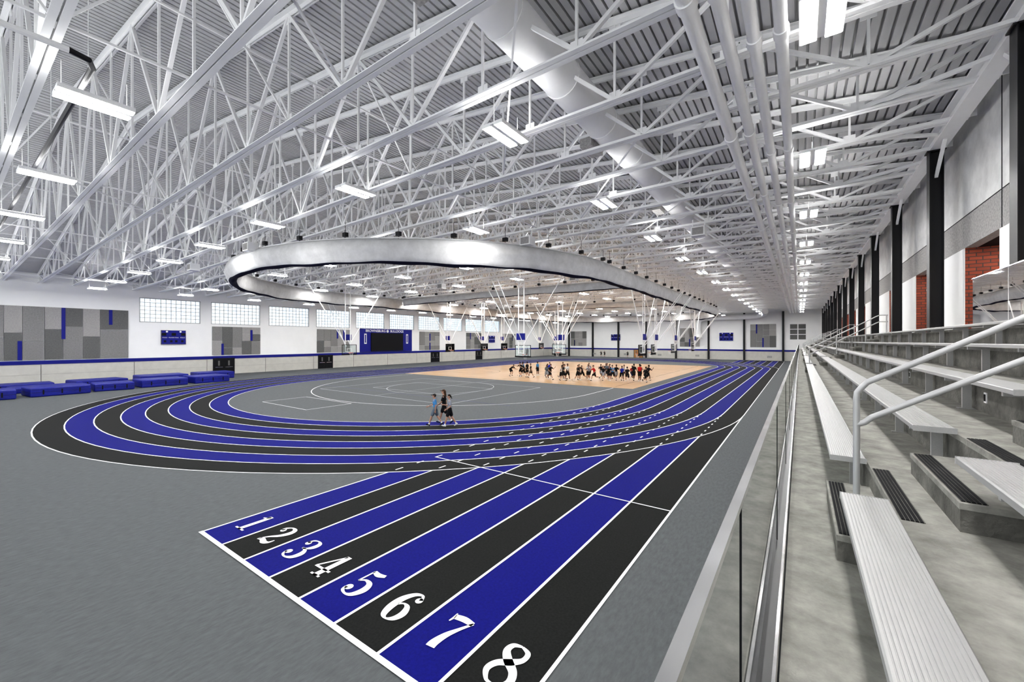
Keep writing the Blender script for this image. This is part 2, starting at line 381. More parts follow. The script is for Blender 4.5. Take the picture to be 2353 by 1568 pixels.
# ---------------------------------------------------------------- far wall
w=MB()
pts=[(XL,YF,2.05),(XR,YF,2.05),(XR,YF,zt(XR)+.2),(-29,YF,zt(-29)+.2),(XL,YF,zt(XL)+.2)]
w.poly(pts,WALLW); w.box(XL,XR,YF,YF+.3,0,2.05,WALLB)
w.obj('wall_far')
b=MB(); b.box(XL,XR,YF-.05,YF,2.05,2.42,BLUE); b.obj('trim_far')
for k in range(8):
    x=-3-7.5*k; c=MB()
    c.box(x-.19,x+.19,YF-.42,YF-.38,0,zb(x),BLACK);c.box(x-.19,x+.19,YF-.04,YF,0,zb(x),BLACK);c.box(x-.05,x+.05,YF-.38,YF-.04,0,zb(x),BLACK)
    c.box(x-.25,x+.25,YF-.45,YF,0,.04,BLACK)
    c.obj('steel_column')
panels('acoustic_panel',-9.3,1,5,3.0,8.2,51,'x'); panels('acoustic_panel',-24.6,1,4.6,3.0,7.6,52,'x'); panels('acoustic_panel',-55,1,5,3.0,7.2,53,'x')
q=MB(); q.box(-1.9,1.2,YF-.02,YF+.02,4.6,8.2,WHITE)
for i in range(2):
    for j in range(3): q.box(-1.75+i*1.5,-1.75+i*1.5+1.3,YF-.04,YF-.02,4.75+j*1.15,4.75+j*1.15+1.0,P3)
q.obj('window_11')
q=MB()
for x in (-57,-48,-39,-30,-21,-6): q.box(x,x+.9,YF-.1,YF,.6,1.05,GRAYB); 
q.obj('wall_grille')

# ---------------------------------------------------------------- right wall, columns, openings
w=MB(); c0=13.2
w.box(XR,XR+.3,YB,YF,7.5,8.55,GRAYB); w.box(XR,XR+.3,YB,YF,8.55,zt(XR)+.3,PRECAST)
prev=YB
cols=[c0+7.05*k for k in range(-3,14)]
ops=[(c-3.3,c-.35) for c in cols]
for a,bq in ops:
    w.box(XR,XR+.3,prev,a,0,7.5,WALLW); prev=bq
    w.box(XR,XR+.3,a,bq,0,4.67,WALLW)
w.box(XR,XR+.3,prev,YF,0,7.5,WALLW)
w.obj('wall_right')
j=MB()
for c in cols: j.box(XR-.012,XR,c-3.5,c-3.47,7.5,12.2,MATTEB)
j.box(XR-.012,XR,YB,YF,8.54,8.56,MATTEB); j.obj('trim_right')
for k,(a,bq) in enumerate(ops):
    q=MB()
    q.box(XR+.3,XR+2.2,bq,bq+.3,4.67,7.5,BRICK); q.box(XR+.02,XR+.3,bq-.02,bq,4.67,7.5,BRICK); q.box(XR+.3,XR+2.2,a-.3,a,4.67,7.5,BRICK)
    q.box(XR+2.2,XR+2.4,a-.3,bq+.3,4.67,7.5,BRICK); q.box(XR+.3,XR+2.4,a-.3,bq+.3,4.55,4.67,CONC); q.box(XR+.3,XR+2.4,a-.3,bq+.3,7.5,7.6,MATTEB)
    q.box(XR+2.1,XR+2.18,a+.6,bq-.7,4.67,6.8,WOODD)
    q.box(XR+.8,XR+1.2,a+.5,bq-.5,7.46,7.49,FILLA)  # added glowing panel, lifts the dark alcove
    q.obj('brick_alcove')
for c in cols:
    q=MB(); x=3.88; z1=zb(x)
    q.box(x-.18,x-.155,c-.2,c+.2,4.68,z1,BLACK);q.box(x+.155,x+.18,c-.2,c+.2,4.68,z1,BLACK);q.box(x-.155,x+.155,c-.015,c+.015,4.68,z1,BLACK)
    q.box(x-.24,x+.24,c-.22,c+.22,4.68,4.71,BLACK); q.box(x-.24,x+.24,c-.2,c+.2,z1-.04,z1,BLACK)
    q.obj('steel_column')
q=MB(); zz=zb(4)
q.box(3.7,4.1,YB,YF,zz,zz+.05,WHITE); q.box(3.88,3.92,YB,YF,zz+.05,zz+.5,WHITE); q.box(3.7,4.1,YB,YF,zz+.5,zz+.55,WHITE)
for c in cols:
    for s in (-1,1):
        q.beam((3.9,c,zz-.9),(3.9,c+s*1.1,zz),.09,.09,WHITE)
        q.beam((3.9,c+s*1.2,zz+.1),(1.6,c+s*2.35,zz+.12),.1,.1,WHITE)
q.obj('eave_beam')

# ---------------------------------------------------------------- roof
d=MB(); pitch=.26; x=XL-.2
prof=[]
while x<XR+.3:
    for dx,dz in ((0,0),(.19,0),(.195,.14),(.255,.14)): prof.append((x+dx,zt(x+dx)+.14+dz))
    x+=pitch
n=len(prof)
for i in range(n-1):
    d.poly([(prof[i][0],YB,prof[i][1]),(prof[i][0],YF,prof[i][1]),(prof[i+1][0],YF,prof[i+1][1]),(prof[i+1][0],YB,prof[i+1][1])],DECKM)
d.obj('ceiling')
T=MB(); NP=24; xa,xb_=4.15,XL+.02
nodes=[xa+(xb_-xa)*i/NP for i in range(NP+1)]
for s in (-.085,.085):
    T.beam((xa,s,zb(xa)+.06),(xb_,s,zb(xb_)+.06),.135,.025,WHITE); T.beam((xa,s*.32,zb(xa)+.12),(xb_,s*.32,zb(xb_)+.12),.02,.14,WHITE)
    T.beam((xa,s,zt(xa)+.05),(-29,s,zt(-29)+.05),.135,.025,WHITE); T.beam((-29,s,zt(-29)+.05),(xb_,s,zt(xb_)+.05),.135,.025,WHITE)
    T.beam((xa,s*.32,zt(xa)-.02),(-29,s*.32,zt(-29)-.02),.02,.14,WHITE); T.beam((-29,s*.32,zt(-29)-.02),(xb_,s*.32,zt(xb_)-.02),.02,.14,WHITE)
for i,xx in enumerate(nodes):
    T.beam((xx,0,zb(xx)+.1),(xx,0,zt(xx)),.062,.062,WHITE,up=(0,1,0))
    if i<NP:
        x2=nodes[i+1]
        if i%2==0: T.beam((xx,0,zt(xx)),(x2,0,zb(x2)+.1),.095,.095,WHITE,up=(0,1,0))
        else: T.beam((xx,0,zb(xx)+.1),(x2,0,zt(x2)),.095,.095,WHITE,up=(0,1,0))
for i in range(0,NP+1,1):
    xx=nodes[i]; T.box(xx-.16,xx+.16,-.012,.012,zb(xx)+.07,zb(xx)+.36,WHITE); T.box(xx-.16,xx+.16,-.012,.012,zt(xx)-.26,zt(xx)+.02,WHITE)
tm=T.mesh('roof_truss')
TY=[3.8+2.35*k for k in range(-5,45)]
TY=[y for y in TY if YB<y<YF-.3]
for y in TY:
    o=bpy.data.objects.new('roof_truss',tm); COL.objects.link(o); o.location=(0,y,0)
B=MB()
for i in range(2,NP,4):
    xx=nodes[i]
    B.beam((xx,YB,zb(xx)+.16),(xx,YF-.1,zb(xx)+.16),.055,.055,WHITE)
    if dep(xx)>2.2:
        xm=xx
        for k,(a,c) in enumerate(zip(TY,TY[1:])):
            if k%2==0: B.beam((xm,a,zb(xm)+.12),(xm,c,zt(xm)-.1),.05,.05,WHITE)
            else: B.beam((xm,a,zt(xm)-.1),(xm,c,zb(xm)+.12),.05,.05,WHITE)
        B.beam((xx,YB,zb(xx)+dep(xx)/2),(xx,YF-.1,zb(xx)+dep(xx)/2),.045,.045,WHITE)
for k in range(0,len(TY)-3,3):
    for i in range(3,NP-2,6):
        B.beam((nodes[i],TY[k],zb(nodes[i])+.2),(nodes[i+2],TY[k+3],zb(nodes[i+2])+.2),.05,.05,WHITE)
B.obj('roof_bracing')

# big duct
D=MB(); pts=[(-5.9,y,zb(-5.9)+1.45) for y in range(-8,100,2)]
D.tube(pts,.58,WHITE,28)
for y in range(-7,99,3): D.tube([(-5.9,y-.04,zb(-5.9)+1.45),(-5.9,y+.04,zb(-5.9)+1.45)],.61,WHITE,28)
for y in range(5,95,9): D.box(-6.75,-6.3,y,y+1.1,zb(-6)+.75,zb(-6)+1.1,GRAYB); D.box(-6.8,-6.25,y-.05,y+1.15,zb(-6)+1.05,zb(-6)+1.15,WHITE)
o=D.obj('air_duct'); smooth_angle(o)
D=MB(); D.tube([(-12,106.6,9.9),(-18.4,106.6,9.9),(-19.6,106.6,9.6),(-20.1,106.6,8.9),(-20.1,106.6,5.9)],.65,WHITE,20)
D.tube([(-5.9,99.5,10.6),(-6.3,103,10.2),(-7.6,105.6,9.95),(-10,106.5,9.9),(-12,106.6,9.9)],.6,WHITE,20)
D.tube([(-20.1,106.6,6.0),(-20.1,106.6,5.3)],[.66,.95],WHITE,20)
o=D.obj('air_duct'); smooth_angle(o)
# pipes
for a,r in ((-1.68,.15),(-1.2,.125),(-.76,.115),(-.30,.115)):
    q=MB(); z=10.5
    q.tube([(a,YB,z),(a,106.5,z)],r,WHITE,20)
    for y in range(-5,106,6): q.tube([(a,y+(.7 if a<-1 else 2.5),z),(a,y+(.95 if a<-1 else 2.75),z)],r*1.22,WHITE,20)
    for y in TY[::2]: q.box(a-.01,a+.01,y-.01,y+.01,z+r-.01,11.1,WHITE)
    o=q.obj('ceiling_pipe'); smooth_angle(o)
q=MB(); q.tube([(-60,2.0,10.35),(-12.6,2.0,10.35),(-12.3,1.9,10.35),(-12.2,1.6,10.35)],.06,BLACK,10); q.tube([(-12.2,1.6,10.35),(-12.2,YB,10.35)],.06,WHITE,10)
for x in range(-58,-12,5): q.tube([(x,2.0,10.35),(x,2.0,zt(x))],.01,WHITE,6)
o=q.obj('curtain_rail')

# light fixtures
F=MB(); l=.66
F.box(-.34,-.06,-l,l,-.02,.08,WHITE);F.box(.06,.34,-l,l,-.02,.08,WHITE);F.box(-.06,.06,-l,l,.02,.07,WHITE)
F.box(-.31,-.09,-l+.02,l-.02,-.03,-.02,LAMPD); F.box(.09,.31,-l+.02,l-.02,-.03,-.02,LAMPD)
F.box(-.30,-.10,-l+.05,l-.05,.08,.09,FILLU); F.box(.10,.30,-l+.05,l-.05,.08,.09,FILLU)  # glowing strips added on top to light the ceiling
for y in (-l+.1,l-.1): F.box(-.005,.005,y-.005,y+.005,.07,.75,WHITE)
fm=F.mesh('high_bay_light')
rc=16.2
for j in range(9):
    for k in range(-1,15):
        if k==-1 and j>0: continue
        x=.33-7.09*j; y=2.25+7.05*k
        yc=min(max(y,C0),C1); dx,dy=x-CX,y-yc; rr_=math.hypot(dx,dy)
        if abs(rr_-rc)<1.9 and rr_>1:
            s_=(rc+(1.9 if rr_>=rc else -1.9))/rr_; x=CX+dx*s_; y=yc+dy*s_
        o=bpy.data.objects.new('high_bay_light',fm); COL.objects.link(o); o.location=(x,y,zb(x)-.70)
for (x,y) in ((-27,11),(-13,20),(-37,11.2),(-4.5,24),(-17,34),(-30,30)):
    q=MB(); z=zb(x)-.85; q.box(x-.35,x+.35,y-.3,y+.3,z,z+.5,WHITE); q.box(x-.28,x+.28,y-.31,y-.3,z+.06,z+.44,P1)
    for s in (-.3,.3): q.box(x+s-.02,x+s+.02,y-.02,y+.02,z+.5,z+.95,WHITE)
    q.obj('ceiling_speaker')

# ---------------------------------------------------------------- curtains
def fabric(name,path,closed,wid,h0,h1,seed):
    rnd=random.Random(seed); ph=[rnd.uniform(0,6) for _ in range(8)]
    q=MB(); n=len(path); seg_=24; s=0
    kW=q.mi(FABW);kK=q.mi(FABK); ln=n*.5
    def per(k): return 2*pi*round(k*ln/(2*pi))/ln
    for i in range(n):
        p=Vector(path[i]); a=Vector(path[(i-1)%n if closed else max(i-1,0)]); b_=Vector(path[(i+1)%n if closed else min(i+1,n-1)])
        tt=(b_-a).normalized(); nn=Vector((-tt.y,tt.x)); 
        s=i*.5
        sag=.035*math.sin(s*per(.8)+ph[0])+.06*math.sin(s*per(.2)+ph[1])+.02*math.sin(s*per(2.3)+ph[2])
        ww=wid*(1+.07*math.sin(s*per(.35)+ph[3])+.04*math.sin(s*per(1.5)+ph[4]))
        for j in range(seg_):
            an=2*pi*j/seg_; ca,sa=math.cos(an),math.sin(an)
            zc=(h0+h1)/2; hh=(h1-h0)/2
            hl=hh-(sag if sa<0 else 0)
            rr=1+.03*math.sin(5*an+s*per(.7)+ph[5])+.02*math.sin(3*an-s*per(1.6)+ph[6])
            xx=math.copysign(abs(ca)**.8,ca)*ww/2*rr*(1 if sa>-.2 else .85)
            q.v.append((p.x+nn.x*xx,p.y+nn.y*xx,zc+sa*hl*rr))
    for i in range(n if closed else n-1):
        for j in range(seg_):
            a=i*seg_;b_=((i+1)%n)*seg_
            q.f.append((a+j,a+(j+1)%seg_,b_+(j+1)%seg_,b_+j)); q.m.append(kK if j in (16,17,18,19) else kW)
    for i in range(0,n,6):
        x,y=path[i]; z=h1-.05
        q.box(x-.01,x+.01,y-.01,y+.01,z,zb(x)+.2,BLACK); q.box(x-.14,x+.14,y-.1,y+.1,z+.2,z+.42,BLACK)
        q.box(x-.25,x+.25,y-.02,y+.02,z+.42,z+.46,WHITE)
    q.tube([(x,y,h1+.05) for x,y in path[::2]]+([(*path[0],h1+.05)] if closed else []),.035,WHITE,6)
    o=q.obj(name); smooth_angle(o,60)
pth=[]
for i in range(102): a=-pi*i/102; pth.append((CX+rc*math.cos(a),C0+rc*math.sin(a)))
for i in range(94): pth.append((CX-rc,C0+.5*i))
for i in range(102): a=pi-pi*i/102; pth.append((CX+rc*math.cos(a),C1+rc*math.sin(a)))
for i in range(94): pth.append((CX+rc,C1-.5*i))
fabric('divider_curtain',pth,True,.95,8.6,10.0,3)
fabric('divider_curtain',[(CX-15.4+.5*i,36.2) for i in range(62)],False,.6,9.2,10.0,5)
fabric('divider_curtain',[(CX-15.4+.5*i,57) for i in range(62)],False,.6,9.2,10.0,6)

# ---------------------------------------------------------------- basketball backstops
K=MB(); zt_=10.75
for s in (-.32,.32):
    K.tube([(s,-.3,3.1),(s,-.3,zt_)],.055,WHITE,8)
    K.tube([(s,-.3,4.1),(s*15,-.3,zt_)],.05,WHITE,8)
    K.tube([(s,-.3,3.9),(s,-5.2,zt_)],.04,WHITE,8)
    K.tube([(s,-.3,3.1),(s,-.04,3.1)],.04,WHITE,8); K.tube([(s,-.3,3.9),(s,-.04,3.8)],.04,WHITE,8)
K.tube([(-5,-.3,zt_),(5,-.3,zt_)],.06,WHITE,8); K.tube([(-1,-5.2,zt_),(1,-5.2,zt_)],.05,WHITE,8)
for z in (3.2,4.4,6.4,8.6): K.tube([(-.32,-.3,z),(.32,-.3,z)],.035,WHITE,8)
K.box(-.9,.9,-.02,.0,2.9,3.97,GLASS)
for a in ((-.92,.92,2.88,2.93),(-.92,.92,3.94,3.99),(-.92,-.87,2.88,3.99),(.87,.92,2.88,3.99)): K.box(a[0],a[1],-.03,.01,a[2],a[3],MATTEB)
for a in ((-.3,.3,3.08,3.12),(-.3,.3,3.5,3.54),(-.3,-.26,3.08,3.54),(.26,.3,3.08,3.54)): K.box(a[0],a[1],-.01,.005,a[2],a[3],PAINT)
K.box(-.94,.94,-.05,.03,2.80,2.89,MATTEB); 
ring=[(.23*math.cos(a*pi/10),.38+.23*math.sin(a*pi/10),3.05) for a in range(21)]
K.tube(ring,.014,ORANGE,6,False); K.box(-.08,.08,0,.16,3.0,3.06,ORANGE)
for a in range(10):
    c_,s_=math.cos(a*pi/5),math.sin(a*pi/5); c2,s2=math.cos((a+1)*pi/5),math.sin((a+1)*pi/5)
    K.tube([(.23*c_,.38+.23*s_,3.05),(.15*c2,.38+.15*s2,2.78),(.11*c_,.38+.11*s_,2.6)],.006,PAINT,4,False)
K.box(-.5,.5,-.42,-.36,4.5,5.15,BLUE); K.box(-.42,.42,-.36,-.355,4.58,5.07,BLUE)
km=K.mesh('basketball_hoop')
for (x,y,r) in ((-42.2,27.5,-90),(-42.2,44,-90),(-42.2,52,-90),(-42.2,57.5,-90),(-42.2,70,-90),(-22.3,33.5,0),(-23.2,42.5,180),(-14.0,44,90),(-14.0,48.5,90),(-14.0,57.5,90),(-14,70,90),(-33,60,0)):
    o=bpy.data.objects.new('basketball_hoop',km); COL.objects.link(o); o.location=(x,y,0); o.rotation_euler=(0,0,math.radians(r))

# ---------------------------------------------------------------- high jump / pole vault mats
def gym_mat(x,y,w_,l_,h,z0=0,rot=0):
    q=MB(); q.box(-w_/2,w_/2,-l_/2,l_/2,0,h,MATB)
    o=q.obj('landing_mat'); o.location=(x,y,z0); o.rotation_euler=(0,0,math.radians(rot))
    md=o.modifiers.new('b','BEVEL'); md.width=.09; md.segments=3
    s=MB(); s.box(-w_/2-.005,w_/2+.005,-l_/2-.005,l_/2+.005,h*.48,h*.51,BLACK)
    for k in (-.3,0,.3): s.box(w_/2,w_/2+.02,k*l_-.04,k*l_+.04,h*.25,h*.75,MATTEB)
    s2=s.obj('seam',parent=o)
for a in ((-52.4,17.0,3,3.2,.72,0,5),(-51.8,13.0,2.8,3.6,.72,0,2),(-51.0,9.4,2.6,2.6,.68,0,-4),(-50.2,5.9,2.6,3.4,.72,0,6),(-49.8,2.0,2.6,3.4,.72,0,-3),(-54.8,6.0,3,4.6,.45,0,3),
          (-54.9,1.2,3,3.5,.75,0,0),(-56.4,14.2,3,4,.8,0,0),(-56.6,19,2.6,3.6,.8,0,0),(-57.5,9.5,2.8,3.8,.6,0,8),(-58.6,4.6,2.5,4,.5,0,0),(-52.0,-2,3,3,.7,0,8)): gym_mat(*a)

# ---------------------------------------------------------------- bleachers
DZ=2.82; RZ=.37; TR=.61; YE=99
AIS=[4.6,26,40,54,68,82]
s=MB()
s.box(-.22,.55,YB,YE,2.62,DZ,CONC); s.box(-.22,-.02,YB,YE,0,2.62,CONC_SHADE)
for k in range(2,6):
    x0=.55+(k-2)*TR; z=DZ+(k-1)*RZ
    s.box(x0,x0+TR,YB,YE,z-.5,z,CONC)
    s.box(x0-.004,x0,YB,YE,z-RZ,z-.05,CONC_SHADE)
z6=DZ+5*RZ; s.box(2.99,XR,YB,YE,z6-.5,z6,CONC); s.box(2.986,2.99,YB,YE,z6-RZ,z6-.05,CONC_SHADE); s.box(XR-.8,XR,YB,YE,0,z6-.5,CONC_SHADE)
s.box(-.22,XR,YE,YE+.2,0,DZ,CONC_SHADE)
s.obj('bleacher_stand')
for ya in AIS:
    q=MB()
    for k in range(1,6):
        x1=.55+(k-1)*TR; zb0=DZ+(k-1)*RZ
        q.box(x1-.33,x1-.005,ya-.85,ya+.55,zb0,zb0+RZ/2-.04,CONC_SHADE); q.box(x1-.335,x1-.005,ya-.855,ya+.555,zb0+RZ/2-.04,zb0+RZ/2,CONC)
        for xx,zz in ((x1-.32,zb0+RZ/2),(x1+.01,zb0+RZ)):
            q.box(xx,xx+.12,ya-.82,ya+.52,zz,zz+.004,CONC_SHADE)
            for r in range(5): q.box(xx+.003+r*.023,xx+.020+r*.023,ya-.82,ya+.52,zz,zz+.007,MATTEB)
    q.obj('aisle_steps')
    h=MB(); y=ya; R=.024; sl=RZ/TR
    pz=lambda x: 4.0+(x-.4)*sl
    top=[(.4,y,DZ+RZ/2),(.4,y,3.90),(.405,y,3.955),(.43,y,3.995),(.47,y,pz(.47)+.005)]+[(x,y,pz(x)) for x in (.8,1.2,1.8,2.4,3.0)]+[(3.1,y,pz(3.1)-.01),(3.4,y,pz(3.1)-.01)]
    h.tube(top,R,RAILM,12)
    h.tube([(.4,y,3.68),(.45,y,3.70)]+[(x,y,pz(x)-.31) for x in (.5,1.2,2,3.0)]+[(3.1,y,pz(3.1)-.32),(3.4,y,pz(3.1)-.32)],R,RAILM,12)
    for x in (1.5,2.6,3.35):
        kk=int((x-.55)/TR)+1; zf=DZ+min(kk,5)*RZ
        if x>2.99: zf=z6
        h.tube([(x,y,zf),(x,y,pz(min(x,3.1)))],R,RAILM,12)
    h.tube([(.4,y,DZ+RZ/2),(.4,y,DZ+RZ/2+.012)],.06,RAILM,14)
    o=h.obj('aisle_handrail'); smooth_angle(o)
def bench(row,y0,y1):
    q=MB(); x0=.25+(row-1)*TR; z=3.25+(row-1)*RZ; w_=.28
    prof=[(0,-.045),(0,-.008),(.008,0)]
    for i in range(14):
        a=.02+i*.0175
        prof+=[(a,0),(a+.002,-.003),(a+.005,-.003),(a+.007,0)]
    prof+=[(w_-.008,0),(w_,-.008),(w_,-.045)]
    n=len(prof)
    for i in range(n-1):
        a,b_=prof[i],prof[i+1]
        q.poly([(x0+a[0],y0,z+a[1]),(x0+b_[0],y0,z+b_[1]),(x0+b_[0],y1,z+b_[1]),(x0+a[0],y1,z+a[1])],ALU)
    q.poly([(x0,y0,z-.045),(x0,y1,z-.045),(x0+w_,y1,z-.045),(x0+w_,y0,z-.045)],ALU)
    for yy in (y0-.006,y1): q.box(x0-.003,x0+w_+.003,yy,yy+.006,z-.05,z+.002,ALU)
    fz=DZ+(row-1)*RZ
    yy=y0+.35
    while yy<y1-.1:
        q.box(x0+.03,x0+w_-.02,yy-.02,yy+.02,z-.09,z-.045,ALU); q.box(x0+w_-.10,x0+w_-.02,yy-.02,yy+.02,fz,z-.09,ALU)
        q.box(x0+w_-.14,x0+w_+.01,yy-.05,yy+.05,fz,fz+.01,ALU)
        yy+=1.8
    q.obj('bleacher_bench')
for row in range(1,6):
    ed=[-6.0]+[v for a in AIS for v in (a-.62,a+.64)]+[YE-.5]
    for a,b_ in zip(ed[::2],ed[1::2]): bench(row,a,b_)
q=MB()
for y in (7.0,11,30): q.box(1.757,1.766,y,y+.08,DZ+2*RZ+.12,DZ+2*RZ+.24,WHITE); q.box(1.752,1.757,y+.02,y+.06,DZ+2*RZ+.14,DZ+2*RZ+.22,MATTEB)
q.obj('power_outlet')
# glass guard rail in front
e=bpy.data.objects.new('glass_guardrail',None); COL.objects.link(e)
q=MB(); xg=-.145; ztop=3.93
q.box(xg-.019,xg+.006,YB,YE,ztop-.012,ztop,SATIN); q.box(xg-.019,xg-.016,YB,YE,ztop-.03,ztop-.012,SATIN); q.box(xg+.003,xg+.006,YB,YE,ztop-.02,ztop-.012,SATIN); q.obj('cap_rail',parent=e)
q=MB(); q.box(xg-.045,xg-.012,YB,YE,DZ,DZ+.10,STEEL); q.box(xg+.040,xg+.055,YB,YE,DZ,DZ+.05,STEEL); q.box(xg-.012,xg+.040,YB,YE,DZ,DZ+.02,BLACK)
q.box(xg+.058,xg+.066,YB,YE,DZ,DZ+.01,MATTEB)
q.obj('base_channel',parent=e)
q=MB(); y=-8.205
while y<YE-2:
    q.poly([(xg,y+.003,DZ+.03),(xg,y+2.397,DZ+.03),(xg,y+2.397,ztop-.01),(xg,y+.003,ztop-.01)],GLASS)
    q.box(xg-.003,xg+.003,y-.002,y+.002,DZ+.03,ztop-.012,MATTEB)
    y+=2.4
q.obj('panes',parent=e)
# upper landing guard
e=bpy.data.objects.new('glass_guardrail',None); COL.objects.link(e)
q=MB(); q.box(3.285,3.315,6,14,5.84,5.86,STEEL); q.box(3.28,3.32,6,14,z6,z6+.08,STEEL)
q.obj('cap_rail',parent=e)
q=MB()
for a in (6,8,10,12): q.poly([(3.3,a+.01,z6+.04),(3.3,a+1.99,z6+.04),(3.3,a+1.99,5.84),(3.3,a+.01,5.84)],GLASS)
q.obj('panes',parent=e)
q=MB(); q.tube([(XR,22.4,6.5),(XR-.35,22.4,6.5),(XR-.35,22.4,6.4)],.03,WHITE,8); q.tube([(XR-.35,22.4,6.42),(XR-.35,22.4,6.36),(XR-.35,22.4,6.28)],[.1,.1,.04],WHITE,12); q.obj('security_camera')

# ---------------------------------------------------------------- people
def capsule(p0,r0,p1,r1,flat=False,seg=12):
    p0=Vector(p0);p1=Vector(p1);t=(p1-p0);l=t.length;t=t/l if l else Vector((0,0,1))
    pts=[];rs=[]
    if not flat:
        for a in (-80,-50,-20): pts.append(p0+t*(r0*math.sin(math.radians(a))));rs.append(r0*math.cos(math.radians(a)))
    pts.append(p0);rs.append(r0);pts.append(p1);rs.append(r1)
    if not flat:
        for a in (20,50,80): pts.append(p1+t*(r1*math.sin(math.radians(a))));rs.append(r1*math.cos(math.radians(a)))
    return pts,rs
def ellipsoid(mb,c,r,m,rot=None,n=10):
    c=Vector(c);k=mb.mi(m);n0=len(mb.v);M_=rot or Matrix.Identity(3)
    for i in range(1,n):
        ph=pi*i/n
        for j in range(12):
            th=2*pi*j/12
            v=Vector((r[0]*math.sin(ph)*math.cos(th),r[1]*math.sin(ph)*math.sin(th),r[2]*math.cos(ph))); mb.v.append(tuple(c+M_@v))
    a=len(mb.v);mb.v.append(tuple(c+M_@Vector((0,0,r[2]))));mb.v.append(tuple(c+M_@Vector((0,0,-r[2]))))
    for i in range(n-2):
        for j in range(12):
            mb.f.append((n0+i*12+j,n0+(i+1)*12+j,n0+(i+1)*12+(j+1)%12,n0+i*12+(j+1)%12));mb.m.append(k)
    for j in range(12):
        mb.f.append((a,n0+j,n0+(j+1)%12));mb.m.append(k)
        mb.f.append((a+1,n0+(n-2)*12+(j+1)%12,n0+(n-2)*12+j));mb.m.append(k)
SK=mat('skin',(.42,.25,.18),.6,spec=.3); 
SK2=mat('skin_deep',(.14,.07,.045),.6,spec=.3)
HAIRM=mat('hair_dark',(.012,.009,.007),.7,spec=.2); HAIRB=mat('hair_brown',(.06,.03,.015),.7,spec=.2)
EYEM=mat('eye_dark',(.01,.01,.01),.3); LIP=mat('lips',(.35,.12,.10),.5)
CL={n:mat('cloth_'+n,c,.85,bump=.3,bscale=20,spec=.15) for n,c in dict(black=(.012,.012,.014),white=(.65,.65,.65),blue=(.015,.04,.42),sky=(.07,.25,.50),gray=(.28,.30,.34),navy=(.012,.02,.08),red=(.42,.02,.02),slate=(.12,.15,.18)).items()}
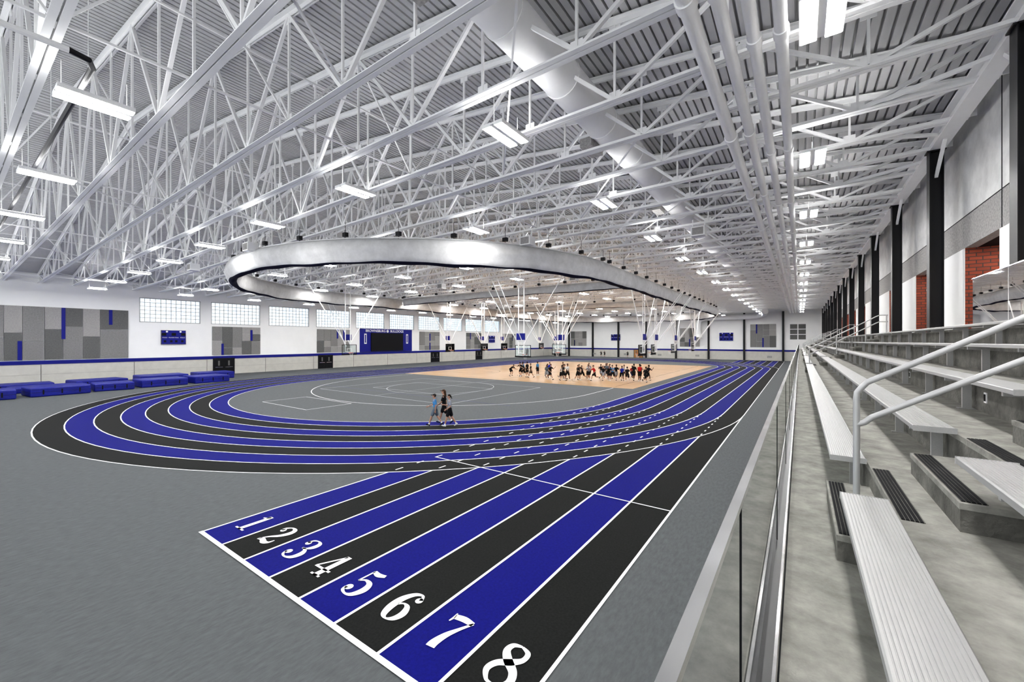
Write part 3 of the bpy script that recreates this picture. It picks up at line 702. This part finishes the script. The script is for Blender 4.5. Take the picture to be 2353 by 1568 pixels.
def person_mesh(name,lean,hipL,kneeL,hipR,kneeR,shL,elL,shR,elR,abd=8,longhair=False,ponytail=False,hi=False,yaw_head=0,cap=False):
    def dirv(a,ab=0,side=1):
        a=math.radians(a);ab=math.radians(ab)
        return Vector((side*math.sin(ab),math.sin(a)*math.cos(ab),-math.cos(a)*math.cos(ab)))
    la=math.radians(lean); up=Vector((0,math.sin(la),math.cos(la)))
    P=Vector((0,0,.95)); 
    prim=[]
    W_=P+up*.13; C_=P+up*.33; N_=P+up*.49; Hb=P+up*.56
    hl=math.radians(lean*.4); hup=Vector((0,math.sin(hl),math.cos(hl))); Hd=Hb+hup*.12+Vector((0,.015,0))
    mb=MB()
    fwd=up.cross(Vector((-1,0,0))).normalized()
    if fwd.y<0: fwd=-fwd
    RT=Matrix((Vector((1,0,0)),fwd,up)).transposed()
    RH=Matrix.Rotation(math.radians(yaw_head),3,'Z')@Matrix((Vector((1,0,0)),hup.cross(Vector((1,0,0))).normalized()*(-1 if hup.cross(Vector((1,0,0))).y<0 else 1),hup)).transposed()
    def E(lab,c,r,rot=RT): ellipsoid(mb,c,r,SK,rot); prim.append((lab,Vector(c),min(r),Vector(c),min(r)))
    def Cp(lab,p0,r0,p1,r1,flat=False):
        pts,rs=capsule(p0,r0,p1,r1,flat); mb.tube(pts,rs,SK,12); prim.append((lab,Vector(p0),r0,Vector(p1),r1))
    E('shirt',C_,(.165,.112,.17)); E('shirt',W_,(.135,.102,.16)); E('shorts',P+up*.0,(.155,.115,.12)); E('shirt',N_-up*.05,(.15,.085,.07))
    Cp('skin',N_-up*.02,.055,Hb+hup*.04,.05)
    ellipsoid(mb,Hd+hup*.015,(.074,.092,.10),SK,RH); ellipsoid(mb,Hd-hup*.055+RH@Vector((0,.025,0)),(.052,.06,.055),SK,RH)
    prim.append(('head',Hd,.08,Hd-hup*.04,.06))
    Cp('skin2',Hd+RH@Vector((0,.088,.01)),.010,Hd+RH@Vector((0,.107,-.022)),.014)
    for sx in (-1,1): ellipsoid(mb,Hd+RH@Vector((sx*.078,-.005,-.005)),(.012,.02,.03),SK,RH)
    ellipsoid(mb,Hd+RH@Vector((0,-.018,.03)),(.083,.095,.095),HAIRM,RH); prim.append(('hairp',Hd+RH@Vector((0,-.02,.03)),.085,Hd+RH@Vector((0,-.02,.03)),.085))
    if cap: ellipsoid(mb,Hd+RH@Vector((0,.11,.055)),(.07,.08,.016),HAIRM,RH); prim.append(('hair',Hd+RH@Vector((0,.10,.055)),.03,Hd+RH@Vector((0,.16,.055)),.03))
    if longhair: 
        Cp('hair',Hd+RH@Vector((0,-.06,.02)),.07,Hd+RH@Vector((0,-.10,-.22)),.055)
    if ponytail:
        Cp('hair',Hd+RH@Vector((0,-.10,.04)),.03,Hd+RH@Vector((0,-.16,-.12)),.022)
    feet=[];hands=[]
    for side,hip,knee,sh,el in ((-1,hipL,kneeL,shL,elL),(1,hipR,kneeR,shR,elR)):
        h=P+Vector((side*.088,0,-.03)); k=h+dirv(hip,2,side)*.43; a=k+dirv(hip-knee,0,side)*.42
        Cp('leg',h,.088,k,.056); Cp('leg',k,.054,k+(a-k)*.35+Vector((0,-.012,0)),.056); Cp('leg',k+(a-k)*.3,.054,a,.036)
        Cp('shorts',h+Vector((side*.005,0,.02)),.103,h+(k-h)*.68,.100,False)
        fa=max(-55,min(25,(hip-knee)*.9)); fd=Vector((0,math.cos(math.radians(fa)),math.sin(math.radians(fa)))); dn=Vector((0,fd.z,-fd.y))
        Cp('shoe',a+dn*.035-fd*.04,.040,a+dn*.045+fd*.13,.034); Cp('shoe',a+dn*.01,.042,a+dn*.05+fd*.05,.040)
        Cp('sock',a-(a-k).normalized()*.07,.041,a,.041)
        feet.append(a+dn*.085-fd*.05); feet.append(a+dn*.08+fd*.15); 
        s0=N_-up*.055+Vector((side*.165,0,0)); e_=s0+dirv(sh+lean*.5,abd,side)*.285; hd=dirv(sh+lean*.5+el,abd*.2,side); w_=e_+hd*.245
        Cp('arm',s0,.056,e_,.040); Cp('arm',e_,.040,w_,.027)
        Cp('shirt',s0-Vector((side*.03,0,0)),.068,s0+(e_-s0)*.58,.062,False)
        pm=w_+hd*.05
        lat=hd.cross(Vector((side,0,0))).normalized()
        ellipsoid(mb,pm,(.018,.040,.05),SK,Matrix((Vector((1,0,0)),lat,hd)).transposed()); prim.append(('skin',w_,.03,pm+hd*.04,.03))
        hands.append((pm,hd,lat,side))
    mz=min(p.z for p in feet)
    me=mb.mesh('tmp'); o=bpy.data.objects.new('tmp',me); COL.objects.link(o)
    md=o.modifiers.new('r','REMESH'); md.mode='VOXEL'; md.voxel_size=.0135 if hi else .02
    ms=o.modifiers.new('s','SMOOTH'); ms.factor=.5; ms.iterations=3 if hi else 2
    bpy.context.view_layer.update()
    ev=o.evaluated_get(bpy.context.evaluated_depsgraph_get()); em=bpy.data.meshes.new_from_object(ev)
    bpy.data.objects.remove(o)
    out=MB()
    out.mats=[SK,CL['gray'],CL['black'],CL['white'],HAIRM,PAINT,EYEM,LIP]
    out.v=[tuple(v.co) for v in em.vertices]
    hinv=RH.inverted()
    for pg in em.polygons:
        c=pg.center; best=None
        for lab,p0,r0,p1,r1 in prim:
            ab=p1-p0; u=0 if ab.length<1e-6 else max(0,min(1,(c-p0).dot(ab)/ab.length_squared))
            dd=(c-(p0+ab*u)).length-(r0+(r1-r0)*u)
            if lab in('shirt','shorts'): dd-=.012
            if best is None or dd<best[0]: best=(dd,lab)
        lab=best[1]
        if lab in('head','hairp','skin2'):
            q_=hinv@(c-Hd)
            lab='hair' if (q_.z>.055 or (q_.y<.0 and q_.z>-.055 and not(abs(q_.x)>.07 and abs(q_.z+.005)<.03 and q_.y>-.03)) or (q_.z>.03 and q_.y<.05)) and lab!='skin2' else 'skin'
        ix={'skin':0,'leg':0,'arm':0,'shirt':1,'shorts':2,'shoe':3,'hair':4,'sock':5}[lab]
        out.f.append(tuple(pg.vertices)); out.m.append(ix)
    bpy.data.meshes.remove(em)
    for sx in (-1,1):
        ellipsoid(out,Hd+RH@Vector((sx*.030,.086,.012)),(.011,.007,.007),EYEM,RH,6)
    ellipsoid(out,Hd+RH@Vector((0,.084,-.055)),(.022,.008,.006),LIP,RH,6)
    for pm,hd,lat,side in hands:
        f_=lat
        for i,(off,ln) in enumerate(((-.027,.062),(-.009,.072),(.009,.068),(.026,.054))):
            b0=pm+hd*.038+f_*off; cv=Vector((-side,0,0))
            out.tube([b0,b0+hd*ln*.45+cv*.006,b0+hd*ln*.75+cv*.02,b0+hd*ln*.9+cv*.036],[.0088,.0085,.0078,.006],SK,6)
        b0=pm-hd*.02+f_*(.03 if lat.y>0 else -.03); tdir=(hd*.8+f_*(.6 if lat.y>0 else -.6)).normalized()
        out.tube([b0,b0+tdir*.03,b0+tdir*.055+hd*.01],[.012,.010,.008],SK,6)
    out.v=[(v[0],v[1],v[2]-mz) for v in out.v]
    me=out.mesh(name); me.shade_smooth(); return me
def place(name,me,x,y,heading,shirt,shorts,shoe='black',skin=SK,hair=HAIRM,sc=1.0):
    o=bpy.data.objects.new(name,me); COL.objects.link(o); o.location=(x,y,.016); o.rotation_euler=(0,0,heading); o.scale=(sc,sc,sc)
    for i,m in enumerate([skin,CL[shirt],CL[shorts],CL[shoe],hair,PAINT]):
        o.material_slots[i].link='OBJECT'; o.material_slots[i].material=m
    return o
hd=math.atan2(-.58,-.81)-pi/2
wa=person_mesh('walker_a',3,24,6,-16,18,-22,25,26,40,hi=True,cap=True)
wb=person_mesh('walker_b',2,-18,22,20,4,20,30,-18,15,hi=True,longhair=True,cap=True)
wc=person_mesh('walker_c',3,22,8,-14,20,-14,70,14,85,hi=True,ponytail=True,yaw_head=20)
place('person_walking',wa,-15.38,14.92,hd,'sky','slate','black',sc=.96)
place('person_walking',wb,-15.42,15.62,hd,'black','black','navy',hair=HAIRB,sc=1.05)
place('person_walking',wc,-14.66,15.26,hd+.1,'gray','black','white',sc=.95)
poses=[person_mesh('run1',12,48,40,-25,60,-35,80,40,90),person_mesh('run2',10,-28,45,40,20,45,85,-30,80),
       person_mesh('stand1',2,4,4,-3,2,5,12,-4,10,abd=6),person_mesh('shuffle',22,35,50,30,48,40,60,30,70,abd=30),
       person_mesh('walk1',4,22,8,-16,18,-20,25,24,35),person_mesh('bend',55,40,55,20,45,20,20,25,25,abd=10)]
rr=random.Random(11)
shirts=['black','black','gray','white','blue','navy','black','slate','black','black','red','gray','black','sky']
def grp(n,x0,x1,y0,y1,hs):
    for i in range(n):
        x=x0+(x1-x0)*(i+.5)/n+rr.uniform(-.2,.2); y=rr.uniform(y0,y1)
        place('basketball_player',rr.choice(poses[:5]),x,y,hs+rr.uniform(-.9,.9),rr.choice(shirts),rr.choice(['black','black','navy','gray']),rr.choice(['white','black']),rr.choice([SK,SK,SK2]),sc=rr.uniform(.98,1.1))
place('basketball_player',poses[5],-29.3,41.2,-pi/2,'black','black')
grp(6,-28.8,-26.0,41,45,pi/2); grp(12,-24.6,-19.4,39.5,43.3,-pi/2); grp(14,-20.2,-15.8,42,46,pi); grp(7,-15.8,-13.2,42,45.5,0)
for x in (-45,-44,-37.5,-33): place('basketball_player',poses[3],x,106.8,pi,'black','black')

# ---------------------------------------------------------------- world + camera
wd=bpy.data.worlds.new('sky_world'); S.world=wd; wd.use_nodes=True
bg=wd.node_tree.nodes['Background']; bg.inputs[0].default_value=(.94,.97,1.0,1); bg.inputs[1].default_value=1.5
cam=bpy.data.cameras.new('camera'); co=bpy.data.objects.new('camera',cam); COL.objects.link(co); S.camera=co
cam.sensor_width=36; cam.lens=938/2353*36; cam.clip_start=.02; cam.clip_end=400
co.location=(0,0,4.4); co.rotation_euler=(pi/2,0,math.radians(35.19))
S.view_settings.view_transform='Standard'
try: S.view_settings.look='Medium High Contrast'
except Exception: S.view_settings.look='None'
S.view_settings.exposure=.28
